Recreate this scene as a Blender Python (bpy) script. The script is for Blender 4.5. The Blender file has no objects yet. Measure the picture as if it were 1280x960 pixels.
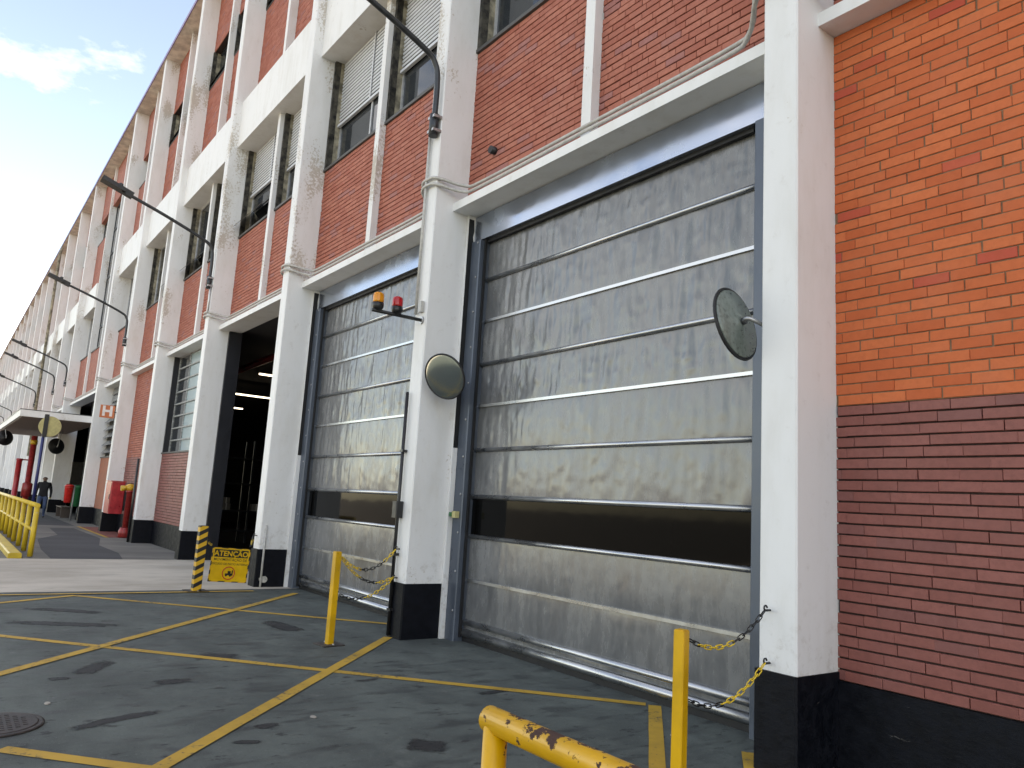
import bpy, math, random
from mathutils import Vector, Matrix, noise
random.seed(7)
S = bpy.context.scene
COL = S.collection
rad = math.radians

# ------------------------------------------------------------------ camera
CR = [[0.595357, 0.801271, 0.059293], [0.091772, -0.141131, 0.985728], [-0.798203, 0.581419, 0.157558]]
CP = [3.0414, -4.617, 1.6098]
cam_d = bpy.data.cameras.new('camera'); cam = bpy.data.objects.new('camera', cam_d); COL.objects.link(cam)
cam_d.sensor_width = 36; cam_d.lens = 27.09; cam_d.clip_end = 3000; cam_d.clip_start = .05
r_, u_, f_ = [Vector(v) for v in CR]
cam.matrix_world = Matrix(((r_.x, u_.x, -f_.x, CP[0]), (r_.y, u_.y, -f_.y, CP[1]), (r_.z, u_.z, -f_.z, CP[2]), (0, 0, 0, 1)))
S.camera = cam
# ------------------------------------------------------------------ sky, sun, exposure
SUN_EL, SUN_AZ = 49, 64          # behind the building: the whole street front lies in its shade
W = bpy.data.worlds.new('World'); S.world = W; W.use_nodes = True
wn, wl = W.node_tree.nodes, W.node_tree.links
sky = wn.new('ShaderNodeTexSky'); sky.sky_type = 'NISHITA'; sky.sun_disc = False
sky.sun_elevation = rad(SUN_EL); sky.sun_rotation = rad(SUN_AZ); sky.air_density = .8; sky.dust_density = .7; sky.ozone_density = .8
tc = wn.new('ShaderNodeTexCoord'); mp = wn.new('ShaderNodeMapping'); mp.inputs['Scale'].default_value = (1, 1, 2.2)
nz = wn.new('ShaderNodeTexNoise'); nz.inputs['Scale'].default_value = 2.6; nz.inputs['Detail'].default_value = 9; nz.inputs['Roughness'].default_value = .6
rp = wn.new('ShaderNodeValToRGB'); rp.color_ramp.elements[0].position = .50; rp.color_ramp.elements[1].position = .95
mx = wn.new('ShaderNodeMix'); mx.data_type = 'RGBA'; mx.inputs[7].default_value = (9.0, 9.2, 9.6, 1)
wl.new(tc.outputs['Generated'], mp.inputs[0]); wl.new(mp.outputs[0], nz.inputs['Vector']); wl.new(nz.outputs[0], rp.inputs[0])
wl.new(rp.outputs[0], mx.inputs[0]); wl.new(sky.outputs[0], mx.inputs[6])
bg = wn['Background']; bg.inputs[1].default_value = .12; wl.new(mx.outputs[2], bg.inputs[0])
sd = bpy.data.lights.new('sun', 'SUN'); sd.energy = 3; sd.angle = rad(.5); sd.color = (1, .975, .945)
sun = bpy.data.objects.new('sun', sd); COL.objects.link(sun)
sv = Vector((math.sin(rad(SUN_AZ)) * math.cos(rad(SUN_EL)), math.cos(rad(SUN_AZ)) * math.cos(rad(SUN_EL)), math.sin(rad(SUN_EL))))
sun.rotation_euler = (-sv).to_track_quat('-Z', 'Y').to_euler()
vs = S.view_settings; vs.view_transform = 'Standard'; vs.look = 'None'; vs.gamma = 1; vs.exposure = 2.16; vs.use_white_balance = True; vs.white_balance_temperature = 9300; vs.white_balance_tint = 12
S.render.engine = 'CYCLES'

# ------------------------------------------------------------------ materials
class NT:
    def __init__(s, name):
        s.m = bpy.data.materials.new(name); s.m.use_nodes = True
        s.n, s.l = s.m.node_tree.nodes, s.m.node_tree.links
        s.b = s.n['Principled BSDF']; s._pos = None
    def pos(s):
        if not s._pos: s._pos = s.n.new('ShaderNodeNewGeometry').outputs['Position']
        return s._pos
    def set(s, inp, v):
        i = s.b.inputs[inp]
        if hasattr(v, 'is_linked'): s.l.new(v, i)
        else: i.default_value = (*v, 1) if isinstance(v, tuple) and len(v) == 3 else v
    def noise(s, scale, detail=6, rough=.6, stretch=(1, 1, 1), vec=None):
        t = s.n.new('ShaderNodeTexNoise'); t.inputs['Scale'].default_value = scale
        t.inputs['Detail'].default_value = detail; t.inputs['Roughness'].default_value = rough
        mp = s.n.new('ShaderNodeMapping'); mp.inputs['Scale'].default_value = stretch
        s.l.new(vec or s.pos(), mp.inputs[0]); s.l.new(mp.outputs[0], t.inputs['Vector'])
        return t.outputs[0]
    def ramp(s, v, a, b, ca=0., cb=1.):
        r = s.n.new('ShaderNodeMapRange'); r.interpolation_type = 'SMOOTHSTEP'
        s.l.new(v, r.inputs[0])
        for i, x in zip((1, 2, 3, 4), (a, b, ca, cb)): r.inputs[i].default_value = x
        return r.outputs[0]
    def math(s, op, a, b=None):
        m = s.n.new('ShaderNodeMath'); m.operation = op
        for i, x in enumerate((a, b)):
            if x is None: continue
            if hasattr(x, 'is_linked'): s.l.new(x, m.inputs[i])
            else: m.inputs[i].default_value = x
        return m.outputs[0]
    def mix(s, f, a, b, mode='MIX'):
        m = s.n.new('ShaderNodeMix'); m.data_type = 'RGBA'; m.blend_type = mode
        for i, x in ((0, f), (6, a), (7, b)):
            if hasattr(x, 'is_linked'): s.l.new(x, m.inputs[i])
            elif i == 0: m.inputs[0].default_value = x
            else: m.inputs[i].default_value = (*x, 1)
        return m.outputs[2]
    def bump(s, h, strength=.3, dist=.01):
        b = s.n.new('ShaderNodeBump'); b.inputs['Strength'].default_value = strength; b.inputs['Distance'].default_value = dist
        s.l.new(h, b.inputs['Height']); s.l.new(b.outputs[0], s.b.inputs['Normal'])
    def sep(s):
        x = s.n.new('ShaderNodeSeparateXYZ'); s.l.new(s.pos(), x.inputs[0]); return x.outputs
M = {}
def simple(name, col, rough=.5, metal=0., var=.12, scale=9, bump=.15, spec=.5):
    t = NT(name); n = t.noise(scale, 8)
    dark = tuple(c * (1 - var * 2) for c in col); lite = tuple(min(1, c * (1 + var)) for c in col)
    t.set('Base Color', t.mix(t.ramp(n, .3, .7), dark, lite)); t.set('Roughness', t.ramp(n, .2, .8, max(.02, rough - .1), min(1, rough + .12)))
    t.set('Metallic', metal); t.set('Specular IOR Level', spec)
    if bump: t.bump(t.noise(scale * 6, 5), bump, .004)
    M[name] = t.m; return t.m
def white_paint(name, col, peel_lo, peel_hi):
    t = NT(name); z = t.sep()[2]
    streak = t.noise(1.6, 7, .6, (2, 2, .6)); fine = t.noise(23, 9, .72); big = t.noise(1.1, 4, .5, (1.6, 1.6, .7))
    base = t.mix(t.ramp(streak, .42, .75), col, tuple(c * .9 for c in (col[0], col[1] * .99, col[2] * .965)))
    base = t.mix(t.ramp(t.noise(7, 8, .7), .56, .78, 0, .45), base, (.46, .43, .39))
    base = t.mix(t.ramp(t.noise(1.7, 7, .7, (1, 1, .45)), .56, .8, 0, .5), base, (.56, .49, .40))
    low = t.math('MULTIPLY', t.ramp(z, .62, 1.3, .55, 0), t.ramp(t.noise(9, 7, .7), .5, .7))
    base = t.mix(low, base, (.40, .36, .31))
    gate = t.ramp(z, 5.3, 5.7, peel_lo, peel_hi)
    thr = t.math('ADD', fine, t.math('MULTIPLY', t.math('SUBTRACT', big, .5), 1.15))
    mask = t.ramp(t.math('ADD', thr, gate), .655, .69)
    under = t.mix(t.noise(30, 5), (.42, .37, .32), (.58, .54, .48))
    t.set('Base Color', t.mix(mask, base, under)); t.set('Roughness', t.ramp(mask, 0, 1, .55, .9))
    t.bump(t.math('SUBTRACT', t.math('MULTIPLY', t.noise(45, 4), .25), mask), .35, .006)
    M[name] = t.m
white_paint('column_paint', (.72, .72, .715), -.13, .0)
white_paint('beam_paint', (.74, .74, .73), -.16, -.13)
def dark_base():
    t = NT('dark_base'); n = t.noise(10, 9, .7); sc = t.noise(4, 6, .7, (1, 1, 5))
    c = t.mix(t.ramp(n, .35, .7), (.0025, .0032, .0055), (.006, .0072, .011))
    c = t.mix(t.ramp(sc, .68, .73, 0, .6), c, (.16, .15, .14))
    t.set('Base Color', c); t.set('Roughness', t.ramp(n, .3, .7, .4, .65)); t.set('Specular IOR Level', .16); t.bump(t.noise(14, 6, .6, (1, 1, 2)), .35, .008); M['dark_base'] = t.m
dark_base()
def brick_mat(name, ca, cb, odd, oddp, rough=.75, stain=.5, lime=.0):
    t = NT(name); g = t.n.new('ShaderNodeNewGeometry'); oi = t.n.new('ShaderNodeObjectInfo')
    r = t.math('FRACT', t.math('ADD', g.outputs['Random Per Island'], oi.outputs['Random']))
    r2 = t.math('FRACT', t.math('MULTIPLY', r, 17.3))
    c = t.mix(r, ca, cb); c = t.mix(t.ramp(r2, 1 - oddp, 1 - oddp + .02, 0, .8), c, odd)
    n = t.noise(24, 7, .65); c = t.mix(t.ramp(n, .35, .75, 0, stain), c, tuple(x * .72 for x in ca))
    big = t.noise(2.2, 5, .6); c = t.mix(t.ramp(big, .45, .75, 0, .35), c, tuple(x * .8 + .03 for x in cb))
    if lime: c = t.mix(t.ramp(t.noise(11, 8, .75, (1, 1, 3)), .6, .78, 0, lime), c, (.42, .30, .24))
    t.set('Base Color', c); t.set('Roughness', rough); t.set('Specular IOR Level', .35); t.bump(t.noise(90, 4), .25, .003); M[name] = t.m
brick_mat('red_brick', (.365, .108, .072), (.455, .162, .112), (.34, .15, .14), .10, lime=.3)
brick_mat('orange_brick', (.52, .106, .034), (.63, .155, .055), (.47, .06, .042), .03, stain=.3, lime=.10)
brick_mat('brown_brick', (.235, .074, .060), (.285, .095, .078), (.21, .078, .070), .10, rough=.55, lime=.05)
simple('red_mortar', (.030, .014, .011), .95, var=.2, scale=20)
simple('orange_mortar', (.22, .13, .075), .95, var=.15, scale=25)
simple('brown_mortar', (.05, .028, .024), .95, var=.25, scale=25)
def far_brick():
    t = NT('far_brick'); b = t.n.new('ShaderNodeTexBrick'); mp = t.n.new('ShaderNodeMapping'); mp.inputs['Rotation'].default_value = (rad(-90), 0, 0)
    t.l.new(t.pos(), mp.inputs[0]); t.l.new(mp.outputs[0], b.inputs[0])
    for k, v in (('Scale', 1.), ('Brick Width', .25), ('Row Height', .0765), ('Mortar Size', .006)): b.inputs[k].default_value = v
    b.inputs['Color1'].default_value = (.365, .108, .072, 1); b.inputs['Color2'].default_value = (.455, .162, .112, 1); b.inputs['Mortar'].default_value = (.09, .05, .04, 1)
    t.set('Base Color', t.mix(t.ramp(t.noise(1.5, 6), .4, .7, 0, .5), b.outputs[0], (.25, .09, .07))); t.set('Roughness', .8); t.bump(b.outputs['Fac'], -.4, .01) if False else None
    M['far_brick'] = t.m
far_brick()
simple('door_steel', (.40, .45, .53), .2, .9, .03, 2, 0)
simple('guide_steel', (.085, .105, .135), .35, .3, .06, 3, 0)  # bluish base colour stands in for the sky reflected in the guides
simple('black_rubber', (.008, .008, .009), .6)
simple('aluminium', (.50, .51, .52), .30, .95, .06, 3, 0)
simple('galvanised', (.45, .45, .45), .4, .7, .1, 14, .08)
simple('dark_metal', (.045, .05, .055), .4, .4)
simple('black_metal', (.010, .010, .011), .4)
simple('conduit_paint', (.46, .45, .42), .45, 0, .1, 20, .1)
simple('plaster_raw', (.30, .27, .20), .9, 0, .35, 5, .4)
simple('plaster_pale', (.52, .50, .45), .9, 0, .2, 20, .4)
simple('plaster_black', (.06, .055, .045), .95, 0, .5, 7, .5)
simple('sill_stone', (.075, .072, .068), .6)
simple('blind_white', (.58, .60, .63), .4, 0, .05)
simple('window_frame', (.50, .51, .52), .4, .3)
simple('rusty_frame', (.33, .34, .33), .6, .0, .3, 20)
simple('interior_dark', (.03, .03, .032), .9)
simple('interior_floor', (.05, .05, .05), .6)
simple('navy_panel', (.008, .009, .014), .5)
simple('terracotta', (.36, .13, .075), .8, 0, .1, 4)
simple('purple_metal', (.16, .10, .26), .4, .2)
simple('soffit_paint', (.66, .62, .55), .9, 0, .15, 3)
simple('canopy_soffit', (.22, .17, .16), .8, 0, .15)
simple('red_paint', (.42, .022, .03), .35, 0, .15, 8, .05)
simple('red_pipe_paint', (.34, .03, .028), .4, 0, .2, 12, .05)
simple('valve_yellow', (.62, .36, .03), .4)
simple('green_plastic', (.008, .13, .045), .4)
simple('red_plastic', (.55, .02, .015), .35)
simple('blue_paint', (.02, .03, .13), .4)
simple('disc_back', (.52, .47, .22), .55, 0, .1, 6)
simple('mirror_back', (.16, .19, .17), .32, .2, .15, 30, .1)
simple('sign_yellow', (.72, .42, .01), .35, 0, .06)
simple('sign_black', (.008, .008, .008), .4, 0, .0, 9, 0)
simple('sign_red', (.5, .03, .015), .4, 0, .0, 9, 0)
simple('sign_white', (.75, .75, .73), .5, 0, .05)
simple('h_orange', (.55, .17, .07), .5, 0, .08)
simple('chain_yellow', (.70, .46, .03), .35, 0, .1, 20, .03)
simple('chain_black', (.008, .008, .008), .35, 0, .1, 20, .03)
simple('carton', (.33, .30, .26), .8)
simple('wood_dark', (.07, .05, .04), .6)
simple('iron_cover', (.055, .045, .042), .6, .3, .35, 12, .5)
simple('red_floor', (.22, .055, .04), .8, 0, .2, 5)
def glass(name, col, rough):
    t = NT(name); t.set('Base Color', col); t.set('Roughness', rough); t.set('Specular IOR Level', .6 if name != 'dark_vinyl' else .08)
    t.bump(t.noise(2.5, 2), .04, .02); M[name] = t.m
glass('window_glass', (.03, .035, .04), .04); glass('milky_glass', (.30, .40, .42), .15); glass('dark_vinyl', (.003, .003, .003), .05); glass('grey_glass', (.12, .13, .13), .2)
def mirror():
    t = NT('mirror_face'); t.set('Base Color', (.50, .55, .53)); t.set('Metallic', 1.); t.set('Roughness', .16); M['mirror_face'] = t.m
mirror()
def vinyl():
    t = NT('grey_vinyl'); a = t.noise(5, 9, .7, (1, 1, .35)); b = t.noise(2.0, 6, .6, (.6, 1, 1.6)); c = t.noise(30, 6, .7, (.3, 1, 1.5))
    col = t.mix(t.ramp(a, .3, .7), (.105, .108, .110), (.165, .168, .170))
    col = t.mix(t.ramp(b, .5, .8, 0, .25), col, (.085, .077, .066))
    col = t.mix(t.ramp(c, .66, .76, 0, .5), col, (.05, .047, .042))
    t.set('Base Color', col); t.set('Roughness', t.ramp(a, .3, .7, .17, .32)); t.set('Specular IOR Level', .9)
    t.bump(t.math('ADD', t.noise(16, 3, .5, (1, 1, .25)), t.math('MULTIPLY', t.noise(60, 3), .15)), .18, .008); M['grey_vinyl'] = t.m
vinyl()
def asphalt():
    t = NT('asphalt'); g = t.noise(130, 5, .75); m = t.noise(1.1, 7, .6, (1, 1.5, 1)); st = t.noise(2.6, 7, .65, (2.2, .8, 1)); ol = t.noise(5.5, 8, .7, (1.6, .7, 1))
    c = t.mix(t.ramp(m, .32, .7), (.046, .055, .051), (.098, .116, .104))
    c = t.mix(t.ramp(g, .35, .75, 0, .5), c, (.12, .137, .132))
    c = t.mix(t.ramp(st, .5, .68, 0, .8), c, (.026, .030, .031))
    c = t.mix(t.ramp(ol, .57, .66, 0, .8), c, (.014, .014, .015))
    c = t.mix(t.ramp(t.noise(3.3, 6), .60, .78, 0, .5), c, (.19, .195, .18))
    sp = t.noise(55, 3, .6); c = t.mix(t.ramp(sp, .64, .70, 0, .6), c, (.20, .21, .20)); c = t.mix(t.ramp(sp, .36, .31, 0, .7), c, (.015, .016, .016))
    t.set('Base Color', c); t.set('Roughness', t.ramp(st, .4, .75, .82, .5)); t.set('Specular IOR Level', .35); t.bump(g, .5, .006); M['asphalt'] = t.m
asphalt()
def concrete(name, ca, cb, dk):
    t = NT(name); a = t.noise(.9, 8, .65, (1, .5, 1)); b = t.noise(3.2, 8, .7, (2.2, .45, 1)); g = t.noise(90, 4)
    c = t.mix(t.ramp(a, .35, .65), ca, cb); c = t.mix(t.ramp(b, .57, .72, 0, .7), c, dk); c = t.mix(t.ramp(g, .5, .8, 0, .25), c, dk)
    t.set('Base Color', c); t.set('Roughness', .85); t.bump(g, .3, .004); M[name] = t.m
concrete('concrete', (.38, .335, .275), (.53, .475, .40), (.15, .135, .115))
concrete('old_concrete', (.105, .10, .09), (.175, .165, .145), (.06, .06, .052))
concrete('path_asphalt', (.034, .035, .038), (.055, .055, .06), (.025, .025, .026))
def worn(name, col, under, lo, hi, rough=.45, scale=7):
    t = NT(name); n = t.noise(scale, 9, .72); big = t.noise(1.3, 4)
    k = t.math('ADD', n, t.math('MULTIPLY', t.math('SUBTRACT', big, .5), .5))
    if name == 'rail_yellow': k = t.math('ADD', k, t.ramp(t.sep()[2], .95, 1.0, 0, .075))
    mask = t.ramp(k, lo, hi); v = t.noise(2.5, 6)
    c = t.mix(t.ramp(v, .35, .7), col, tuple(x * .72 for x in col))
    t.set('Base Color', t.mix(mask, c, under)); t.set('Roughness', t.ramp(mask, 0, 1, rough, .9)); t.bump(t.math('SUBTRACT', 1., mask), .4, .003); M[name] = t.m
worn('line_yellow', (.50, .29, .03), (.06, .064, .058), .55, .70, .7, 16)
worn('rail_yellow', (.72, .37, .008), (.05, .018, .012), .60, .615, .38, 13)
worn('post_yellow', (.70, .38, .010), (.16, .08, .02), .66, .70, .4, 18)
worn('fence_yellow', (.62, .42, .03), (.5, .42, .2), .66, .72, .45, 4)
def stripes():
    t = NT('hazard_stripe'); x, y, z = t.sep()
    w = t.math('FRACT', t.math('MULTIPLY', t.math('ADD', z, t.math('MULTIPLY', y, -.55)), 7.4))
    t.set('Base Color', t.mix(t.ramp(w, .47, .50), (.008, .008, .008), (.62, .34, .02))); t.set('Roughness', .45); M['hazard_stripe'] = t.m
stripes()
def emit(name, col, s):
    t = NT(name); t.set('Base Color', (0., 0., 0.)); t.set('Emission Color', col); t.set('Emission Strength', s); M[name] = t.m
emit('tube_light', (1, .97, .9), 1.2)
def lens(name, col):
    t = NT(name); t.set('Base Color', col); t.set('Roughness', .12); t.set('Transmission Weight', .25); M[name] = t.m
lens('amber_lens', (.85, .30, .01)); lens('red_lens', (.55, .01, .015))
simple('skin', (.16, .09, .06), .55); simple('hair', (.015, .012, .01), .6); simple('black_cloth', (.010, .010, .012), .9); simple('jeans', (.05, .085, .17), .85); simple('glove', (.5, .42, .06), .8)

# ------------------------------------------------------------------ mesh helpers
class MB:
    def __init__(s): s.v, s.f, s.mi, s.sm = [], [], [], []
    def face(s, *idx, m=0, smooth=False): s.f.append(idx); s.mi.append(m); s.sm.append(smooth)
    def box(s, x0, x1, y0, y1, z0, z1, m=0):
        b = len(s.v)
        s.v += [(x, y, z) for z in (z0, z1) for y in (y0, y1) for x in (x0, x1)]
        for q in ((0, 2, 3, 1), (4, 5, 7, 6), (0, 1, 5, 4), (2, 6, 7, 3), (0, 4, 6, 2), (1, 3, 7, 5)): s.face(*[b + i for i in q], m=m)
        return s
    def prism_x(s, prof, x0, x1, m=0):       # prof: (y,z) outline, counter-clockwise seen from +x
        b = len(s.v); n = len(prof)
        s.v += [(x0, y, z) for y, z in prof] + [(x1, y, z) for y, z in prof]
        s.face(*[b + i for i in range(n)][::-1], m=m); s.face(*[b + n + i for i in range(n)], m=m)
        for i in range(n): j = (i + 1) % n; s.face(b + i, b + j, b + n + j, b + n + i, m=m)
        return s
    def bevel_box(s, x0, x1, y0, y1, z0, z1, c, m=0):   # vertical edges chamfered
        pts = [(x0 + c, y0), (x1 - c, y0), (x1, y0 + c), (x1, y1 - c), (x1 - c, y1), (x0 + c, y1), (x0, y1 - c), (x0, y0 + c)]
        b = len(s.v); s.v += [(x, y, z0) for x, y in pts] + [(x, y, z1) for x, y in pts]
        s.face(*[b + i for i in range(8)][::-1], m=m); s.face(*[b + 8 + i for i in range(8)], m=m)
        for i in range(8): j = (i + 1) % 8; s.face(b + i, b + j, b + 8 + j, b + 8 + i, m=m)
        return s
    def brick(s, x0, x1, y, z0, z1, d=.03, c=.004, m=0):
        b = len(s.v)
        s.v += [(x0, y + d, z0), (x1, y + d, z0), (x1, y + d, z1), (x0, y + d, z1),
                (x0, y + c, z0), (x1, y + c, z0), (x1, y + c, z1), (x0, y + c, z1),
                (x0 + c, y, z0 + c), (x1 - c, y, z0 + c), (x1 - c, y, z1 - c), (x0 + c, y, z1 - c)]
        for i in range(4):
            j = (i + 1) % 4
            s.face(b + i, b + j, b + 4 + j, b + 4 + i, m=m); s.face(b + 4 + i, b + 4 + j, b + 8 + j, b + 8 + i, m=m)
        s.face(b + 8, b + 9, b + 10, b + 11, m=m)
    def tube(s, path, r, n=10, m=0, cap=True):
        P = [Vector(p) for p in path]; b0 = len(s.v); prev = None
        rr = r if isinstance(r, (list, tuple)) else [r] * len(P)
        for i, p in enumerate(P):
            t = (P[min(i + 1, len(P) - 1)] - P[max(i - 1, 0)]).normalized()
            if prev is None:
                a = Vector((0, 0, 1)) if abs(t.z) < .9 else Vector((1, 0, 0)); u = t.cross(a).normalized()
            else: u = (prev - t * prev.dot(t)).normalized()
            prev = u; w = t.cross(u)
            s.v += [tuple(p + (u * math.cos(2 * math.pi * k / n) + w * math.sin(2 * math.pi * k / n)) * rr[i]) for k in range(n)]
        for i in range(len(P) - 1):
            for k in range(n):
                a, c = b0 + i * n + k, b0 + i * n + (k + 1) % n
                s.face(a, c, c + n, a + n, m=m, smooth=True)
        if cap:
            s.face(*[b0 + k for k in range(n)][::-1], m=m); e = b0 + (len(P) - 1) * n; s.face(*[e + k for k in range(n)], m=m)
        return s
    def lathe(s, prof, n=32, m=0, mtx=None):  # prof: (r,z) bottom to top, about z
        b = len(s.v)
        for r, z in prof:
            for k in range(n):
                v = Vector((r * math.cos(2 * math.pi * k / n), r * math.sin(2 * math.pi * k / n), z))
                s.v.append(tuple(mtx @ v if mtx else v))
        for i in range(len(prof) - 1):
            for k in range(n):
                a, c = b + i * n + k, b + i * n + (k + 1) % n; s.face(a, c, c + n, a + n, m=m, smooth=True)
        s.face(*[b + k for k in range(n)][::-1], m=m); e = b + (len(prof) - 1) * n; s.face(*[e + k for k in range(n)], m=m)
        return s
    def mesh(s, name, mats):
        me = bpy.data.meshes.new(name); me.from_pydata(s.v, [], s.f)
        for k in (mats if isinstance(mats, (list, tuple)) else [mats]): me.materials.append(M[k])
        me.polygons.foreach_set('material_index', s.mi); me.polygons.foreach_set('use_smooth', s.sm); me.update(); return me
    def build(s, name, mats, parent=None): return link(name, s.mesh(name, mats), parent)
def link(name, data, parent=None):
    o = bpy.data.objects.new(name, data); COL.objects.link(o)
    if parent: o.parent = parent
    return o
def tag(o, label, cat, group=None):
    o['label'] = label; o['category'] = cat
    if group: o['group'] = group
    return o
def thing(name, label, cat, group=None, loc=(0, 0, 0), rz=0):
    o = link(name, None); o.location = loc; o.rotation_euler.z = rz; return tag(o, label, cat, group)
def struct(o): o['kind'] = 'structure'; return o
def smooth_path(pts, k=6):
    P = [Vector(p) for p in pts]; out = []
    for i in range(len(P) - 1):
        p0, p1, p2, p3 = P[max(i - 1, 0)], P[i], P[i + 1], P[min(i + 2, len(P) - 1)]
        for j in range(k):
            t = j / k
            out.append(.5 * ((2 * p1) + (p2 - p0) * t + (2 * p0 - 5 * p1 + 4 * p2 - p3) * t * t + (3 * p1 - p0 - 3 * p2 + p3) * t ** 3))
    return out + [P[-1]]
def box(name, mat, parent, *a): return MB().box(*a).build(name, mat, parent)

# ------------------------------------------------------------------ ground
def sheet(name, mat, x0, x1, y0, y1, z, parent=None):
    m = MB(); m.v = [(x0, y0, z), (x1, y0, z), (x1, y1, z), (x0, y1, z)]; m.face(0, 1, 2, 3); return m.build(name, mat, parent)
struct(sheet('ground', 'old_concrete', -600, 600, -600, 600, -.012))
yard = struct(sheet('asphalt_yard', 'asphalt', -10.42, 60, -60, .74, 0))
apron = struct(sheet('concrete_apron', 'concrete', -15.55, -10.13, -60, .745, .004))
path = struct(sheet('path', 'old_concrete', -120, -15.5, -2.98, .76, .001))
def flat(name, mat, pts, z, parent):
    m = MB(); m.v = [(x, y, z) for x, y in pts]; m.face(*range(len(pts))); return m.build(name, mat, parent)
flat('asphalt_patch', 'path_asphalt', [(-15.56, -2.5), (-15.56, -1.15), (-17.2, -.95), (-19.6, -1.0), (-22.4, -.55), (-27.5, -.6), (-27.2, -1.35), (-23.6, -1.5), (-21.6, -2.2), (-18, -2.45)], .006, path)
flat('asphalt_patch', 'path_asphalt', [(-29, -2.9), (-29, -.35), (-44, -.35), (-44, -2.9)], .005, path)
flat('red_floor_paint', 'red_floor', [(-28.6, -.25), (-22.9, -.25), (-22.9, .46), (-28.6, .46)], .008, path)
flat('painted_line', 'line_yellow', [(-28.7, -.36), (-22.8, -.36), (-22.8, -.25), (-28.7, -.25)], .010, path)
def line(a, b, w=.108, z=.004):
    a, b = Vector(a), Vector(b); d = (b - a).normalized(); n = Vector((-d.y, d.x)) * w / 2; k = max(2, int((b - a).length / .25)); m = MB()
    for i in range(k + 1):
        p = a.lerp(b, i / k); j1 = noise.noise((p.x * 9, p.y * 9, 1)) * .008; j2 = noise.noise((p.x * 9, p.y * 9, 7)) * .008
        m.v += [(p.x - n.x * (1 + j1 * 8), p.y - n.y * (1 + j1 * 8), z), (p.x + n.x * (1 + j2 * 8), p.y + n.y * (1 + j2 * 8), z)]
    for i in range(k): m.face(2 * i, 2 * i + 2, 2 * i + 3, 2 * i + 1)
    return m.build('painted_line', 'line_yellow', yard)
def ext(a, b, s, e):
    a, b = Vector(a), Vector(b); d = (b - a).normalized(); return a - d * s, b + d * e
line(*ext((-6.61, -3.87), (-1.83, .56), 3.2, 0), z=.004)
line(*ext((-5.39, -.06), (-1.96, -3.32), 0, 4.2), z=.008)
line(*ext((-9.49, .38), (-4.76, -3.97), 0, 3.0), z=.008)
line(*ext((-6.30, .41), (-9.65, -2.79), 0, 0), z=.004)
line((-9.68, -2.80), (-8.5, -4.6), z=.006)
line((-2.66, -4.08), (1.6, -.1), z=.004)
line((-1.76, .62), (2.2, -3.4), z=.008) if False else line((-1.76, .60), (.9, -2.2), z=.006)
line((-9.80, -6.5), (-9.84, -.2), .09, .012)
line((-.52, .25), (.1, -.5), .14, .008)
def tyre(pts, w, z=.003):
    m = MB(); P = smooth_path([(x, y, 0) for x, y in pts], 6); k = len(P); fade = []; N = 7
    for i, p in enumerate(P):
        d = (P[min(i + 1, k - 1)] - P[max(i - 1, 0)]).normalized(); n = Vector((-d.y, d.x, 0)); e = min(1, 3.2 * min(i, k - 1 - i) / (k - 1))
        for q in range(N):
            u = q / (N - 1) * 2 - 1; v = p + n * u * w * .75; m.v.append((v.x, v.y, z)); fade.append(e * (1 - abs(u) ** 2.2))
    for i in range(k - 1):
        for q in range(N - 1): a = i * N + q; m.face(a, a + N, a + N + 1, a + 1)
    o = m.build('tyre_mark', 'skid', yard); at = o.data.attributes.new('fade', 'FLOAT', 'POINT'); at.data.foreach_set('value', fade); return o
def skid():
    t = NT('skid'); n = t.noise(9, 8, .75, (1, 1, 1)); at = t.n.new('ShaderNodeAttribute'); at.attribute_name = 'fade'
    a = t.ramp(t.math('ADD', n, t.math('MULTIPLY', at.outputs['Fac'], .5)), .62, .95, 0, .9)
    t.set('Base Color', (.013, .013, .014)); t.set('Roughness', .7); t.set('Alpha', a); M['skid'] = t.m
skid()

# ------------------------------------------------------------------ the factory
B = 5.2; CW = .29; D = .48
bld = thing('factory_building', 'long three storey brick and white concrete factory with loading doors', 'building')
COLS = [n for n in range(-8, 34) if n != 7]
def bay_ext(k):                       # clear opening of bay k, between column k+1 (left) and column k (right)
    return (-(k + (2 if k == 6 else 1)) * B, -k * B - CW)
for n in COLS:
    X = -n * B
    c = MB().bevel_box(X - CW, X, 0, .80, .60, 17.08, .012).build('column', 'column_paint', bld)
    MB().bevel_box(X - CW - .025, X + .012, -.022, .55, 0, .64, .015).build('column_base', 'dark_base', c)
bricks = MB()                          # every brick past the single ones, joined
def lay(x0, x1, z0, z1, y, kind, single=None, rnd=random):
    L, jh, jv, d, mi = {'r': (.25, .012, .006, .028, 0), 'o': (.24, .0085, .0035, .018, 1), 'b': (.255, .012, .003, .03, 2)}[kind]
    n = max(1, round((z1 - z0) / .0765)); h = (z1 - z0) / n; out = []
    for i in range(n):
        x = x0 - (0 if i % 2 else L / 2) - rnd.uniform(0, .07) - (.06 if i % 3 == 0 else 0)
        while x < x1:
            l = L + rnd.uniform(-.012, .012); a, b = max(x + jv / 2, x0), min(x + l - jv / 2, x1); x += l
            if b - a < .02: continue
            dz = rnd.uniform(-.0015, .0015); yy = y + rnd.uniform(-.003, .003)
            out.append((a, b, yy, z0 + i * h + jh / 2 + dz, z0 + (i + 1) * h - jh / 2 + dz))
    for q in out:
        if single and single(q): single.hits.append(q)
        else: bricks.brick(*q[:3], *q[3:], d=d, c=.003, m=mi)
FAR = 5                                # bays from here on are too far off to tell the bricks apart
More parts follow.
